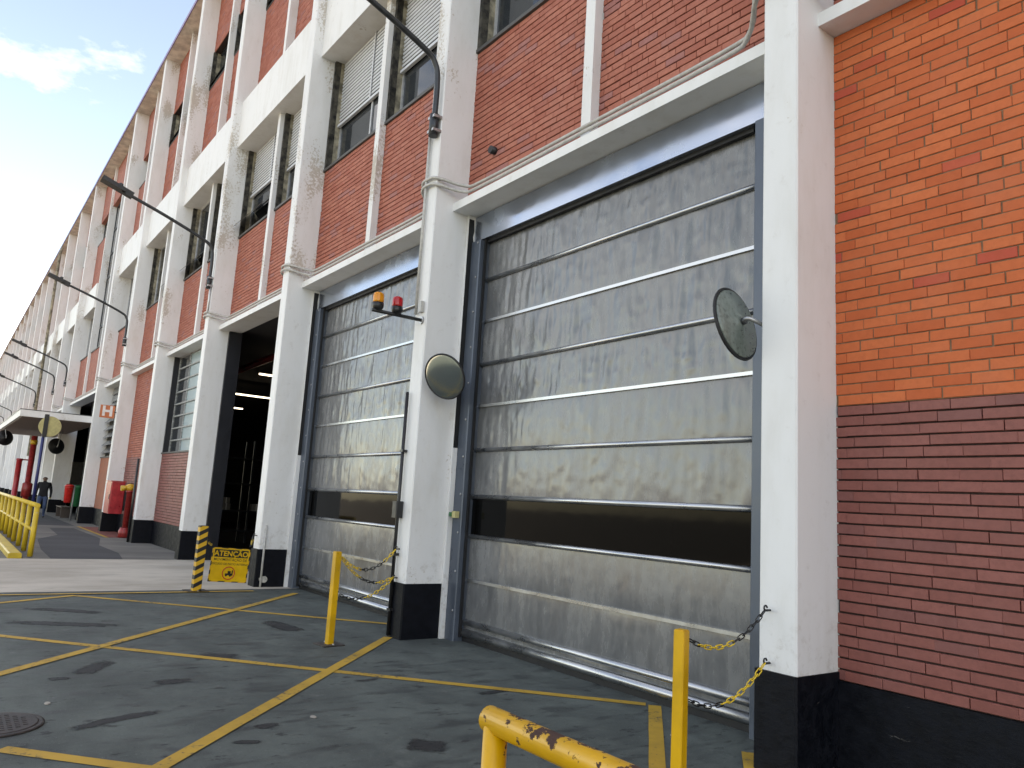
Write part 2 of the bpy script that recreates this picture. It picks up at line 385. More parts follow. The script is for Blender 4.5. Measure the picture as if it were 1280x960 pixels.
def brick_panel(x0, x1, z0, z1, kind='r', far=False, y=D):
    if far: return box('brick_panel', 'far_brick', bld, x0, x1, y, .76, z0, z1)
    lay(x0, x1, z0, z1, y, kind)
    return box('brick_panel', {'r': 'red_mortar', 'o': 'orange_mortar', 'b': 'brown_mortar'}[kind], bld, x0, x1, y + {'r': .020, 'o': .006, 'b': .02}[kind], .76, z0, z1)
# --- windows
def window(x0, x1, z0, z1, kind, far=False, y=.66, blind=False, frame='window_frame'):
    f = MB(); w = .045
    f.box(x0, x0 + w, y, y + .06, z0, z1).box(x1 - w, x1, y, y + .06, z0, z1).box(x0 + w, x1 - w, y, y + .06, z1 - w, z1).box(x0 + w, x1 - w, y, y + .06, z0, z0 + w)
    xm = x0 + (x1 - x0) * .62
    f.box(xm - .025, xm + .025, y + .004, y + .056, z0 + w, z1 - w)
    zt = z0 + (z1 - z0) * (.5 if kind != 'blind' else .42)
    o = f.build('window', frame, bld)
    for a, b in ((x0 + w, xm - .025), (xm + .025, x1 - w)):
        if kind == 'hopper':
            box('pane', 'window_glass', o, a, b, y + .025, y + .033, z0 + (z1 - z0) * .30, z1 - w)
            p = MB(); t = rad(38); h = (z1 - z0) * .27; p.v = []
            p.box(a, b, -.006, .006, -h, 0); p.v = [(vx, y + vy - .01 + vz * math.sin(t), z0 + (z1 - z0) * .30 + vz * math.cos(t)) for vx, vy, vz in p.v]
            p.build('hopper_pane', 'grey_glass', o)
            box('pane', 'window_glass', o, a, b, y + .04, y + .046, z0 + w, z0 + (z1 - z0) * .29)
        else: box('pane', 'window_glass', o, a, b, y + .025, y + .033, z0 + w, z1 - w)
    if kind == 'blind' or blind:
        m = MB(); zb = zt if kind == 'blind' else z0 + (z1 - z0) * .48; n = int((z1 - zb) / .072)
        for i in range(n):
            z = z1 - .03 - i * .072
            m.prism_x([(y - .030, z - .030), (y - .025, z - .032), (y - .034, z), (y - .039, z + .002)], x0 + .02, x1 - .02)
        m.box(x0 + .02, x1 - .02, y - .010, y - .004, zb, z1, m=1); m.box(xm - .02, xm + .02, y - .058, y - .051, zb, z1); m.box(x0 + .02, x1 - .02, y - .06, y - .005, zb - .05, zb)  # first box: black backing sheet that paints the shade between the slats
        m.build('blind', ['blind_white', 'black_rubber'], o)
    return o
Z1, Z2, ZS2, ZB0, ZB1, ZS3, ZW3, ZE = 5.35, 5.49, 7.66, 9.93, 11.14, 13.78, 15.06, 17.08
def jambs(x0, x1, z0, z1):
    box('reveal', 'plaster_raw', bld, x0, x0 + .075, D + .09, .75, z0, z1); box('reveal', 'plaster_black', bld, x0, x0 + .07, D - .02, D + .09, z0, z1)
    box('reveal', 'plaster_raw', bld, x1 - .06, x1, D + .02, .75, z0, z1)
kinds2 = {0: ('plain', 'plain'), 1: ('blind', 'blind'), 2: ('hopper', 'blind'), 3: ('hopper', 'plain'), 4: ('plain', 'hopper')}
for k in range(-8, 33):
    if k == 7: continue
    x0, x1 = bay_ext(k); far = k >= FAR or k < -2
    # lintel beam with its sloped top
    MB().prism_x([(.27, Z1), (.78, Z1), (.78, Z2 + .02), (D + .03, Z2 + .02), (D + .03, Z2), (.30, 5.472), (.27, 5.46)], x0, x1).build('lintel', 'beam_paint', bld)
    nm = 2 if k == 6 else 1; xs = [x0]
    for i in range(nm):
        xc = x0 + (x1 - x0) * (i + 1) / (nm + 1) - .02
        box('mullion', 'column_paint', bld, xc - .075, xc + .075, .37, .74, Z2 - .02, ZB0)
        box('mullion', 'column_paint', bld, xc - .075, xc + .075, .30 if k != 6 else .37, .74, ZB1 if k != 6 else ZB0, ZE)
        xs += [xc - .075, xc + .075]
    xs.append(x1); halves = [(xs[2 * i], xs[2 * i + 1]) for i in range(nm + 1)]
    if k != 6:
        box('floor_beam', 'beam_paint', bld, x0, x1, .18, .79, ZB0, ZB1)
        box('shadow_gap_strip', 'plaster_black', bld, x0, x1, .40, .55, ZB1, ZB1 + .05)  # dark strip draws the shadow gap on top of the beam
    else: box('floor_beam', 'beam_paint', bld, x0, halves[0][1], .30, .79, ZB0, ZB1)
    for hi, (a, b) in enumerate(halves):
        brick_panel(a, b, Z2 + .02, ZS2, far=far)
        box('sill', 'sill_stone', bld, a, b, D - .035, .75, ZS2, ZS2 + .05)
        if not far: jambs(a, b, ZS2 + .05, ZB0)
        tall = k == 6 and hi > 0
        kd = kinds2.get(k, ('plain', 'plain'))[min(hi, 1)]
        if tall:
            for q in range(6):
                za = ZS2 + .05 + q * (ZW3 - ZS2 - .05) / 6; window(a, b, za, za + (ZW3 - ZS2 - .05) / 6, 'plain', True, frame='dark_metal')
        else:
            window(a + (.075 if not far else 0), b - (.06 if not far else 0), ZS2 + .05, ZB0, kd, far, blind=(kd == 'hopper' and k == 2))
            brick_panel(a, b, ZB1 + .05, ZS3, far=far); box('sill', 'sill_stone', bld, a, b, D - .015, .75, ZS3, ZS3 + .03)
            if not far: jambs(a, b, ZS3 + .03, ZW3)
            window(a, b, ZS3 + .03, ZW3, 'hopper' if not far and hi == 0 else 'plain', far, frame='dark_metal')
        brick_panel(a, b, ZW3, ZE, far=far)
# eave, roof, rear and floors close the volume
XL, XR = -34 * B, 8 * B
box('eave', 'soffit_paint', bld, XL, XR, -.04, 22, ZE, ZE + .10)
box('eave_flashing', 'purple_metal', bld, XL, XR, -.065, -.041, ZE - .01, ZE + .13)
box('roof', 'old_concrete', bld, XL, XR, .2, 22, ZE + .12, ZE + .4)
box('rear_wall', 'beam_paint', bld, XL, XR, 22.01, 22.3, 0, ZE); box('end_wall', 'beam_paint', bld, XL - .3, XL, 0, 22, 0, ZE + .3); box('end_wall', 'beam_paint', bld, XR, XR + .3, .1, 22, 0, ZE + .3)
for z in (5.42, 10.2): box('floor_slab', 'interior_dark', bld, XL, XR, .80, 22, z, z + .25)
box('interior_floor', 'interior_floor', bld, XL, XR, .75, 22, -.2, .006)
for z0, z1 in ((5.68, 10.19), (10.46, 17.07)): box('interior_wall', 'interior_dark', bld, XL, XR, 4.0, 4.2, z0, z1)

# --- roll-up doors
RIBS = [4.47, 3.92, 3.36, 2.83, 2.28, 1.71, 1.23, .71, .22]
def roll_door(k, lab):
    o = -k * B; xa, xb = o - 4.97, o - .84
    d = MB().box(o - 5.17, o - .62, .60, .79, 5.0, 5.34).build('roll_up_door', 'door_steel', bld); d['label'] = lab
    for (a, b) in ((o - 5.15, xa + .02), (o - .78, o - .62)):
        g = MB().bevel_box(a, b, .56, .78, .0, 4.985, .012)
        g.build('guide_rail', 'guide_steel', d)
        m = MB()
        for i in range(11):
            z = .35 + i * .46; m.lathe([(.014, 0), (.014, .008), (.008, .012)], 8, 0, Matrix.Translation(((a + b) / 2 + .06, .559, z)) @ Matrix.Rotation(rad(90), 4, 'X'))
        m.build('bolts', 'galvanised', d)
    box('brush_seal', 'black_rubber', d, xa + .02, xa + .05, .63, .66, .05, 5.0)
    box('header_shadow_gap', 'black_rubber', d, xa + .02, xb - .02, .66, .70, 4.96, 4.999)  # solid black strip stands in for the shade under the header
    box('jamb', 'column_paint', d, o - 5.2 + .003, o - 5.15, .50, .77, 0, 5.35); box('jamb', 'column_paint', d, o - .62, o - .293, .62, .79, 0, 5.34)
    m = MB(); pts = []                                 # ragged black sealant beside the column
    for i in range(40):
        z = 2.3 + i * 3.0 / 39; wv = noise.noise((z * 6, k, 2)) * .012
        pts.append((.515 + wv * .4, z)); 
    for i in range(39):
        (y0, z0), (y1, z1) = pts[i], pts[i + 1]; e0 = .585 + noise.noise((z0 * 9, 3, k)) * .02; e1 = .585 + noise.noise((z1 * 9, 3, k)) * .02; b = len(m.v); X = o - 5.2 + .0525
        m.v += [(X, .50, z0), (X, e0, z0), (X, e1, z1), (X, .50, z1)]; m.face(b, b + 1, b + 2, b + 3)
    m.build('sealant_strip', 'black_rubber', d)
    levels = [4.97] + RIBS + [.06]
    for i in range(len(levels) - 1):
        zt, zb = levels[i], levels[i + 1]
        if i == 6:
            box('vision_strip', 'dark_vinyl', d, xa, xb, .715, .722, zb, zt); continue
        nx, nzv = 150, 16; m = MB(); amp = (1.0 if i < 2 else 1.15 if i < 4 else .6 if i < 6 else .22 if i < 8 else .2) * .02
        for j in range(nzv + 1):
            t = j / nzv; z = zb + (zt - zb) * t; env = math.sin(math.pi * min(max(t, .0), 1)) ** .6
            for q in range(nx + 1):
                x = xa + (xb - xa) * q / nx; s = k * 31 + i * 7.3
                fold = .8 * noise.noise((x * 3.6 + t * .4, s, t * .15)) + .7 * noise.noise((x * 11 - t * .5, s + 3, t * .3)) + .38 * noise.noise((x * 24 + t * 1, s + 9, t * .9)) + (.35 * noise.noise((x * 7, s + 14, t * 5)) * max(0, 1 - t / .35))
                crum = 1 - abs(noise.noise((x * 7 + z * 3, s + 21, z * 9))) * 2
                crum2 = 1 - abs(noise.noise((x * 13 - z * 9, s + 27, z * 5))) * 2
                y = .72 + env * amp * (fold + .28 * crum + .16 * crum2) + .006 * env * noise.noise((x * .9, s, z * .8)) - (.008 * env)
                m.v.append((x, y, z))
        for j in range(nzv):
            for q in range(nx):
                a = j * (nx + 1) + q; m.face(a, a + 1, a + nx + 2, a + nx + 1, smooth=True)
        m.build('curtain_panel', 'grey_vinyl', d)
    for i, z in enumerate(RIBS):
        if i in (5,): MB().tube([(xa, .702, z), (xb, .702, z)], .029, 12).build('rib', 'aluminium', d)
        elif i in (1, 3, 7): box('rib', 'aluminium', d, xa, xb, .694, .716, z - .016, z + .016)
        else: MB().tube([(xa, .705, z), (xb, .705, z)], .026 if i != 8 else .035, 12).build('rib', 'aluminium', d)
    MB().tube([(xa, .70, .10), (xb, .70, .10)], .045, 14).build('bottom_bar', 'aluminium', d)
    box('bottom_seal', 'black_rubber', d, xa, xb, .69, .74, .0, .058)
    return d
roll_door(0, 'grey vinyl roll-up door beside the orange brick wall')
roll_door(1, 'grey vinyl roll-up door next to the open doorway')
m = MB(); n = 11; m.v = [(-10.384, .13 + .075 * (1 + .25 * noise.noise((i * 1.7, 2, 1))) * math.cos(2 * math.pi * i / n), .13 + .06 * (1 + .3 * noise.noise((i * 2.1, 5, 3))) * math.sin(2 * math.pi * i / n)) for i in range(n)]
m.face(*range(n)); m.build('chipped_patch', 'plaster_pale', bld)
# wall base and infill of the other bays
class Single:
    def __init__(s, fn): s.fn, s.hits = fn, []
    def __call__(s, q): return s.fn(q)
rw = random.Random(3)
x0, x1 = bay_ext(-1)
wallr = MB().box(x0, x1, D + .007, .78, 2.46, Z1).build('brick_panel', 'orange_mortar', bld)
wallb = MB().box(x0, x1, D + .022, .78, .58, 2.46).build('brick_panel', 'brown_mortar', bld)
for kind, za, zb, par in (('b', .585, 2.46, wallb), ('o', 2.46, Z1, wallr)):
    s = Single(lambda q: q[0] < 1.22 - (0 if q[3] < 4.6 else .1)); lay(x0, x1, za, zb, D, kind, s, rw); protos = {}
    for a, b, y, z0, z1 in s.hits:
        key = (round((b - a) / .012),) ; L, h = b - a, z1 - z0
        if key not in protos:
            m = MB(); m.brick(0, L, 0, 0, h, d=.03 if kind == 'b' else .018, c=.003); protos[key] = m.mesh('brick', 'brown_brick' if kind == 'b' else 'orange_brick')
        o = link('brick', protos[key], par); o.location = (a, y, z0)
        if kind == 'b': o.rotation_euler.x = rad(rw.uniform(1.2, 2.6))
box('wall_base', 'dark_base', bld, x0, x1, D - .012, .78, 0, .583)
for k in range(-8, -1):
    a, b = bay_ext(k); brick_panel(a, b, .585, 2.46, 'b', k < -2); brick_panel(a, b, 2.46, Z1, 'o', k < -2); box('wall_base', 'dark_base', bld, a, b, D - .012, .78, 0, .583)
a, b = bay_ext(3)
brick_panel(a, b, .62, 2.52, 'b'); box('wall_base', 'dark_base', bld, a, b, D - .012, .78, 0, .62)
w = MB(); wx0, wx1, wz0, wz1, n = a + .12, b - .05, 2.56, Z1 - .01, 8                     # steel sash of eight rows by four
xs = [wx0 + (wx1 - wx0) * i / 4 for i in range(5)]; zs = [wz0 + (wz1 - wz0) * i / n for i in range(n + 1)]
for x in xs: w.box(x - .025, x + .025, .62, .68, wz0, wz1)
for z in zs[1:-1]: w.box(wx0, wx1, .612, .66, z - .02, z + .02)
w = w.build('window', 'rusty_frame', bld)
box('sill', 'sill_stone', w, a, b, D - .03, .7, 2.52, 2.56)
for i in range(4):
    for j in range(n): box('pane', 'milky_glass' if i > 0 else 'window_glass', w, xs[i] + .026, xs[i + 1] - .026, .645, .652, zs[j] + .021, zs[j + 1] - .021)
box('reveal', 'navy_panel', bld, a, a + .09, D + .0, .75, 2.56, Z1)
a, b = bay_ext(4)
brick_panel(a, b, .62, 2.49, 'b'); brick_panel(a, b, 2.49, Z1, 'r'); box('wall_base', 'dark_base', bld, a, b, D - .012, .78, 0, .62)
box('wall_notice', 'sign_white', bld, -23.5, -23.3, D - .02, D - .005, 1.95, 2.3)
a, b = bay_ext(5)
box('wall_panel', 'terracotta', bld, a, b, D, .78, .62, 2.55); box('wall_base', 'dark_base', bld, a, b, D - .012, .78, 0, .62)
box('sill', 'sill_stone', bld, a, b, D - .03, .7, 2.55, 2.6)
w = MB()
for x in (a + .02, a + 1.6, a + 3.2, b - .06): w.box(x, x + .05, .60, .66, 2.6, Z1)
w = w.build('window', 'rusty_frame', bld)
for i in range(9):
    z = 2.66 + i * .3
    for j, (p, q) in enumerate(((a + .08, a + 1.58), (a + 1.66, a + 3.18), (a + 3.26, b - .07))):
        m = MB(); m.box(p, q, -.005, .005, -.28, 0); t = rad(40 if i < 7 else 8); m.v = [(vx, .60 + vy + vz * math.sin(t), z + .29 + vz * math.cos(t)) for vx, vy, vz in m.v]
        m.build('louvre_pane', 'grey_glass' if i > 0 else 'window_glass', w)
# entrance bay with its canopy
a, b = bay_ext(6)
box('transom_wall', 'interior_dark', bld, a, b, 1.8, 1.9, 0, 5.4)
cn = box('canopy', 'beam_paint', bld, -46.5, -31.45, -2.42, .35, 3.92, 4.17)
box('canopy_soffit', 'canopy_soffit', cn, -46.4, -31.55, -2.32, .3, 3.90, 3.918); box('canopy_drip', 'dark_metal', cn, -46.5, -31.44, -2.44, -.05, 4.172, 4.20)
for k in range(8, 33):
    a, b = bay_ext(k)
    box('wall_panel', 'beam_paint', bld, a, b, D, .78, .62, Z1 if k % 3 else 2.5); box('wall_base', 'dark_base', bld, a, b, D - .012, .78, 0, .62)
    if k % 3 == 0: window(a, b, 2.5, Z1, 'plain', True)
# open doorway of bay 2
a, b = bay_ext(2)
box('door_leaf', 'navy_panel', bld, a + .02, a + .10, .50, .80, 0, 5.34)
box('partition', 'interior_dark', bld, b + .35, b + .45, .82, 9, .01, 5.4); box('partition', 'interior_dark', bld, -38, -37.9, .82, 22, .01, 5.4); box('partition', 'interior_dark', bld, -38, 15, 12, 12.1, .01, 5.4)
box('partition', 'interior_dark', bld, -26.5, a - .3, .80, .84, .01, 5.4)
bo = bricks.build('brickwork', ['red_brick', 'orange_brick', 'brown_brick'], bld); bo['kind'] = 'stuff'
# vent pipe stub in the brickwork above the door
MB().tube([(-4.62, .40, 6.05), (-4.62, .55, 6.05)], .05, 14).build('vent_pipe', 'black_metal', bld)

# ------------------------------------------------------------------ interior things
for lab, xx, yy, zz, L in (('lit fluorescent tube nearest the back of the open doorway', -24.3, 4.0, 4.95, 1.6), ('short lit fluorescent tube behind the white column edge of the open doorway', -19.1, 2.9, 4.98, .9), ('small lit lamp deep inside the open doorway', -29.1, 4.95, 4.95, .35)):
    t = thing('fluorescent_lamp', lab, 'lamp'); box('housing', 'dark_metal', t, xx - .05, xx + .05, yy - L / 2, yy + L / 2, zz + .03, zz + .09); MB().tube([(xx, yy - L / 2, zz), (xx, yy + L / 2, zz)], .024, 8).build('tube', 'tube_light', t)
tag(MB().tube(smooth_path([(-20.5, 2.05, 5.05), (-18, 2.05, 5.12), (-12, 2.1, 5.2)]), .09, 12).build('fire_main_pipe', 'red_pipe_paint'), 'red pipe under the ceiling inside the open doorway', 'pipe')
sh = thing('storage_rack', 'dark storage rack inside the open doorway', 'rack')
for yy in (2.0, 3.4, 4.8):
    for xx in (-22.6, -21.8): box('upright', 'dark_metal', sh, xx, xx + .06, yy, yy + .06, .006, 3.2)
for z in (.35, .95, 1.8, 2.6): box('shelf', 'dark_metal', sh, -22.6, -21.74, 2.0, 4.86, z, z + .05)
for i, (yy, s, z, lab) in enumerate(((2.25, .2, 1.0, 'pale carton at the doorway end of the rack shelf'), (2.62, .2, 1.0, 'pale carton under the raised carton on the rack shelf'), (3.55, .22, 1.0, 'larger pale carton standing alone on the rack shelf'), (2.62, .18, 1.205, 'small pale carton stacked on top of another on the rack'))):
    m = MB(); m.box(-22.0, -22.0 + s, yy, yy + s * 1.3, z, z + s).box(-22.005, -21.995 + s, yy + s * .55, yy + s * .75, z - .001, z + s + .002, m=1)
    tag(m.build('carton', ['carton', 'sign_white']), lab, 'carton', 'cartons on the rack')

# ------------------------------------------------------------------ fixtures on the front
for off, lab in ((0, 'upper painted conduit running along the lintels above the doors'), (.055, 'lower painted conduit running along the lintels above the doors')):
    P = []
    for k in range(-2, 9):
        if k == 7: continue
        xa, xb = bay_ext(k)
        z = 5.63 - off * 1.6; yb = .36 - off * .7
        P += [(xb + CW * .5, -.03 - off * .2, z + .12), (xb - .06, -.01, z + .10), (xb - .35, yb - .05, z + .03), (xb - .7, yb, z), ((xa + xb) / 2, yb, z), (xa + .55, yb, z), (xa + .18, yb - .04, z + .03), (xa + .02, .0, z + .09)]
    tag(MB().tube(smooth_path(P, 4), .021, 8).build('conduit', 'conduit_paint'), lab, 'conduit', 'conduits along the lintels')
def wall_lamp(n, lab):
    X = -n * B - .07
    t = thing('street_lamp', lab, 'lamp', 'lamps on bracket arms along the factory front', (X, 0, 6.3))
    MB().tube([(0, -.07, 0), (0, -.07, .30)], .062, 12).build('socket', 'dark_metal', t)
    MB().tube(smooth_path([(0, -.07, .2), (0, -.07, .75), (0, -.12, 1.0), (0, -.32, 1.16), (0, -1.2, 1.50), (0, -2.1, 1.80)], 6), .038, 10).build('arm', 'dark_metal', t)
    d = Vector((0, -.94, .33)).normalized(); u = Vector((0, .33, .94)).normalized(); p = Vector((0, -2.02, 1.79)); m = MB()
    for s0, s1, w, h in ((-.08, .16, .07, .07), (.1, .62, .14, .045)):
        b = len(m.v); m.box(-w, w, s0, s1, -h, h); m.v[b:] = [tuple(Vector((x, 0, 0)) + p + d * y + u * z) for x, y, z in m.v[b:]]
    m.build('lamp_head', 'black_metal', t)
    m = MB(); b = 0; m.lathe([(.05, .04), (.05, .12), (.02, .14)], 12, 0, Matrix.Translation(p + d * .2)); m.build('photocell', 'dark_metal', t)
    for z in (.05, .24): MB().box(-.08, .08, -.12, .0, z, z + .035).build('clamp', 'galvanised', t)
for n, lab in ((1, 'street lamp arm on the column between the two roll-up doors'), (3, 'street lamp on the column left of the open doorway'), (5, 'street lamp on the column above the red hydrant cabinet'), (8, 'street lamp on the column above the entrance canopy'),
               (9, 'street lamp one column past the canopy lamp'), (11, 'street lamp two columns beyond the pair over the canopy'), (15, 'far street lamp well past the canopy'), (17, 'farthest street lamp along the factory front')): wall_lamp(n, lab)
tag(MB().tube([(-5.42, -.03, 3.95), (-5.42, -.03, 6.5)], .02, 8).build('drop_pipe', 'conduit_paint'), 'thin vertical pipe below the lamp between the two doors', 'pipe')
tag(MB().tube([(-15.62, -.03, 5.7), (-15.62, -.03, 6.4)], .02, 8).build('drop_pipe', 'galvanised'), 'short vertical pipe under the lamp by the open doorway', 'pipe')
tag(MB().tube(smooth_path([(-5.75, .36, 9.9), (-5.74, .38, 7.6), (-5.72, .40, 6.0), (-5.72, .22, 5.4), (-5.62, .1, 4.0)], 8), .007, 6).build('cable', 'black_metal'), 'thin black cable hanging in front of the bricks to the beacon', 'cable')
t = thing('cable_riser', 'black conduit with a junction box on the column between the doors', 'conduit')
MB().tube([(-5.44, -.045, .02), (-5.44, -.045, 2.95)], .022, 8).build('pipe', 'black_metal', t); MB().bevel_box(-5.50, -5.38, -.10, -.005, 1.40, 1.60, .012).build('junction_box', 'black_metal', t)
for z in (.3, .95, 2.2): MB().box(-5.48, -5.40, -.07, -.003, z, z + .03).build('clip', 'black_metal', t)
tag(MB().tube([(-10.62, -.035, .0), (-10.60, -.035, 1.0)], .018, 8).build('cable_guard', 'conduit_paint'), 'short white pipe standing against the column beside the warning sign', 'pipe') if False else tag(MB().tube([(-10.36, .08, .0), (-10.36, .08, 1.05)], .018, 8).build('cable_guard', 'conduit_paint'), 'short white pipe standing against the column beside the warning sign', 'pipe')
# warning beacons
t = thing('warning_beacon', 'amber and red warning beacons on a black arm beside the left roll-up door', 'beacon', None, (-5.30, 0, 3.86))
MB().lathe([(.05, 0), (.05, .02)], 16, 0, Matrix.Rotation(rad(90), 4, 'X')).build('flange', 'galvanised', t)
MB().tube([(0, -.01, 0), (0, -.70, .0)], .022, 10).build('arm', 'black_metal', t)
MB().box(-.035, .035, -.05, -.006, .10, .24).build('junction_box', 'conduit_paint', t)
for y, c, nm in ((-.62, 'amber_lens', 'amber_lens'), (-.36, 'red_lens', 'red_lens')):
    o = MB().lathe([(.03, .0), (.055, .02), (.07, .05), (.07, .10)], 18, 0, Matrix.Translation((0, y, 0))).build('lamp_base', 'black_metal', t)
    MB().lathe([(.062, .10), (.066, .12), (.066, .19), (.058, .215), (.035, .228), (.005, .23)], 18, 0, Matrix.Translation((0, y, 0))).build('lens', c, o)
# convex mirrors
def dome_mirror(loc, nrm, r, front_mat, back_mat, anchor, lab):
    t = thing('convex_mirror', lab, 'mirror', None, loc); q = Vector(nrm).to_track_quat('Z', 'Y').to_matrix().to_4x4()
    prof = [(r, 0)] + [(r * math.cos(a), .02 * math.sin(a)) for a in [rad(8 + i * 9) for i in range(9)]] + [(.004, .02)]
    MB().lathe(prof, 40, 0, q).build('mirror_face', front_mat, t)
    MB().lathe([(.01, -.06), (r * .22, -.055), (r * .26, -.04), (r * .60, -.034), (r * .64, -.024), (r * .95, -.018), (r * .97, -.004)], 40, 0, q).build('back_shell', back_mat, t)
    m = MB(); ring = [q @ Vector((r * math.cos(2 * math.pi * k / 40), r * math.sin(2 * math.pi * k / 40), 0)) for k in range(41)]
    m.tube(ring, .012, 8, cap=False); m.build('rim', 'black_rubber', t)
    p = q @ Vector((0, 0, -.05)); an = Vector(anchor) - Vector(loc)
    MB().tube(smooth_path([tuple(p), tuple(p + (q @ Vector((0, 0, -.07)) - q @ Vector((0, 0, 0)))), tuple(an)], 5), .016, 8).build('bracket', 'galvanised', t)
    MB().lathe([(.028, 0), (.028, .03), (.012, .04)], 12, 0, Matrix.Translation(q @ Vector((0, 0, -.085))) @ q).build('hub', 'dark_metal', t)
    return t
dome_mirror((-4.78, .08, 3.10), (.36, -.83, -.42), .275, 'mirror_face', 'mirror_back', (-5.195, .20, 3.02), 'round convex mirror facing the yard on the column between the doors')
dome_mirror((-.50, -.02, 3.05), (-.97, -.12, -.20), .275, 'mirror_face', 'mirror_back', (-.295, .16, 3.0), 'round convex mirror seen from its back beside the orange brick wall')
# door sensor
tag(MB().box(-5.07, -4.99, .50, .556, 1.44, 1.52).box(-5.12, -5.07, .49, .545, 1.455, 1.505, m=1).build('door_sensor', ['disc_back', 'green_plastic']), 'small sensor on the guide rail of the door beside the mirror', 'sensor')
# downpipe
for X, lab in ((-55.0, 'grey brown rainwater pipe on the far part of the front'),):
    t = thing('downpipe', lab, 'pipe'); MB().tube([(X, -.12, 3.0), (X, -.12, 16.4), (X, -.05, 16.9)], .085, 12).build('pipe', 'plaster_raw', t)
    for z in (5, 8, 11, 14): MB().lathe([(.1, 0), (.1, .08)], 12, 0, Matrix.Translation((X, -.12, z))).build('collar', 'plaster_raw', t)

# ------------------------------------------------------------------ posts, chains, rails
def link_mesh(mat):
    m = MB(); a, w, n = .020, .013, 14; P = []
    for i in range(n):
        t = 2 * math.pi * i / n; P.append(Vector((a * .9 * (1 if math.cos(t) > 0 else -1) + w * math.cos(t) if abs(math.cos(t)) > .25 else a * .9 * math.cos(t) / .25, w * math.sin(t), 0)))
    k = 6; rr = .0042
    for i, p in enumerate(P):
        tn = (P[(i + 1) % n] - P[i - 1]).normalized(); nn = Vector((0, 0, 1)); u = tn.cross(nn)
        m.v += [tuple(p + (u * math.cos(2 * math.pi * j / k) + nn * math.sin(2 * math.pi * j / k)) * rr) for j in range(k)]
    for i in range(n):
        for j in range(k):
            m.face(i * k + j, i * k + (j + 1) % k, ((i + 1) % n) * k + (j + 1) % k, ((i + 1) % n) * k + j, smooth=True)
    return m.mesh('link', mat)
LY, LK = link_mesh('chain_yellow'), link_mesh('chain_black')
def chain(p, q, sag, cols, lab, scale=1.):
    p, q = Vector(p), Vector(q); t = thing('chain', lab, 'chain', None, tuple(p)); N = 400; pts = []
    for i in range(N + 1):
        s = i / N; pts.append(p.lerp(q, s) - Vector((0, 0, 1)) * sag * 4 * s * (1 - s))
    step = .048 * scale; acc = 0; i = 0; k = 0; tot = sum((pts[j + 1] - pts[j]).length for j in range(N)); n = int(tot / step); d = step / 2; cum = 0
    for j in range(N):
        seg = (pts[j + 1] - pts[j]).length
        while cum + seg >= d and k < n:
            c = pts[j].lerp(pts[j + 1], (d - cum) / seg); dr = (pts[j + 1] - pts[j]).normalized()
            o = link('link', LK if cols[int(len(cols) * k / n)] == 'k' else LY, t)
            up = Vector((0, 0, 1)); y = up.cross(dr).normalized(); z = dr.cross(y)
            mt = Matrix((dr, y, z)).transposed().to_4x4() @ Matrix.Rotation(rad(90 if k % 2 else 0) + rad(20), 4, 'X'); mt = mt @ Matrix.Scale(scale, 4)
            o.matrix_local = Matrix.Translation(c - p) @ mt; k += 1; d += step
        cum += seg
    return t
def hook(p, lab):
    p = Vector(p); m = MB(); m.tube([p, p + Vector((0, -.05, 0))], .008, 8)
    m.tube([p + Vector((0, -.05 - .016 * math.sin(a), .016 - .016 * math.cos(a))) for a in [rad(i * 30) for i in range(10)]], .006, 8)
    return tag(m.build('eye_hook', 'black_metal'), lab, 'hook')
def chain_post(x, y, h, lab, w=.085, mat='post_yellow', plate=.26, rz=0):
    t = thing('chain_post', lab, 'post', None, (x, y, 0), rz)
    m = MB(); m.bevel_box(-w / 2, w / 2, -w / 2, w / 2, .012, h, .006); m.build('tube', mat, t)
    MB().bevel_box(-plate / 2, plate / 2, -plate / 2, plate / 2, .0, .012, .01).build('base_plate', 'iron_cover', t)
    MB().box(-w * .42, w * .42, -w * .42, w * .42, h, h + .006).build('cap', 'dark_metal' if mat != 'post_yellow' else 'post_yellow', t)
    for sx in (-1, 1): MB().lathe([(.014, .012), (.014, .024)], 8, 0, Matrix.Translation((sx * plate * .36, 0, 0))).build('anchor_bolt', 'galvanised', t)
    return t
chain_post(-.33, -.73, .91, 'yellow square post in front of the orange brick wall column', .075, rz=rad(12))
chain_post(-5.18, -.90, 1.0, 'yellow post standing before the left roll-up door', .075, rz=rad(5))
chain_post(-9.99, -1.07, 1.02, 'black and yellow striped post beside the warning sign', .13, 'hazard_stripe', .34)
for z, nm in ((1.03, 'upper'), (.69, 'lower')):
    hook((-.20, 0 if z > .64 else -.02, z), nm + ' chain hook on the column by the orange wall')
    hook((-5.40, 0, z), nm + ' chain hook on the column between the doors')
hook((-10.55, 0, .86), 'chain hook on the column beside the warning sign')
chain((-.20, -.06, 1.03), (-.31, -.69, .86), .13, 'kkkkkkyyyyykk', 'upper yellow and black chain tied to the post by the orange wall')
chain((-.20, -.06, .69), (-.31, -.69, .50), .13, 'yyyyyyykkkkkk', 'lower yellow and black chain tied to the post by the orange wall')
chain((-5.40, -.06, 1.02), (-5.19, -.86, .97), .20, 'yyykkkkkkyyyyy', 'top chain at the post before the left roll-up door', 1.1)
chain((-5.40, -.06, .70), (-5.19, -.86, .96), .16, 'yyyykkkkyyyyyy', 'middle slanting chain at the post before the left roll-up door', 1.1)
chain((-5.40, -.06, .69), (-5.19, -.86, .55), .14, 'yyyyyyykkkkkk', 'bottom chain at the post before the left roll-up door', 1.1)
chain((-10.55, -.06, .86), (-10.32, -.17, .68), .01, 'kkyyykkk', 'short chain holding the warning sign to the column', 1.2)
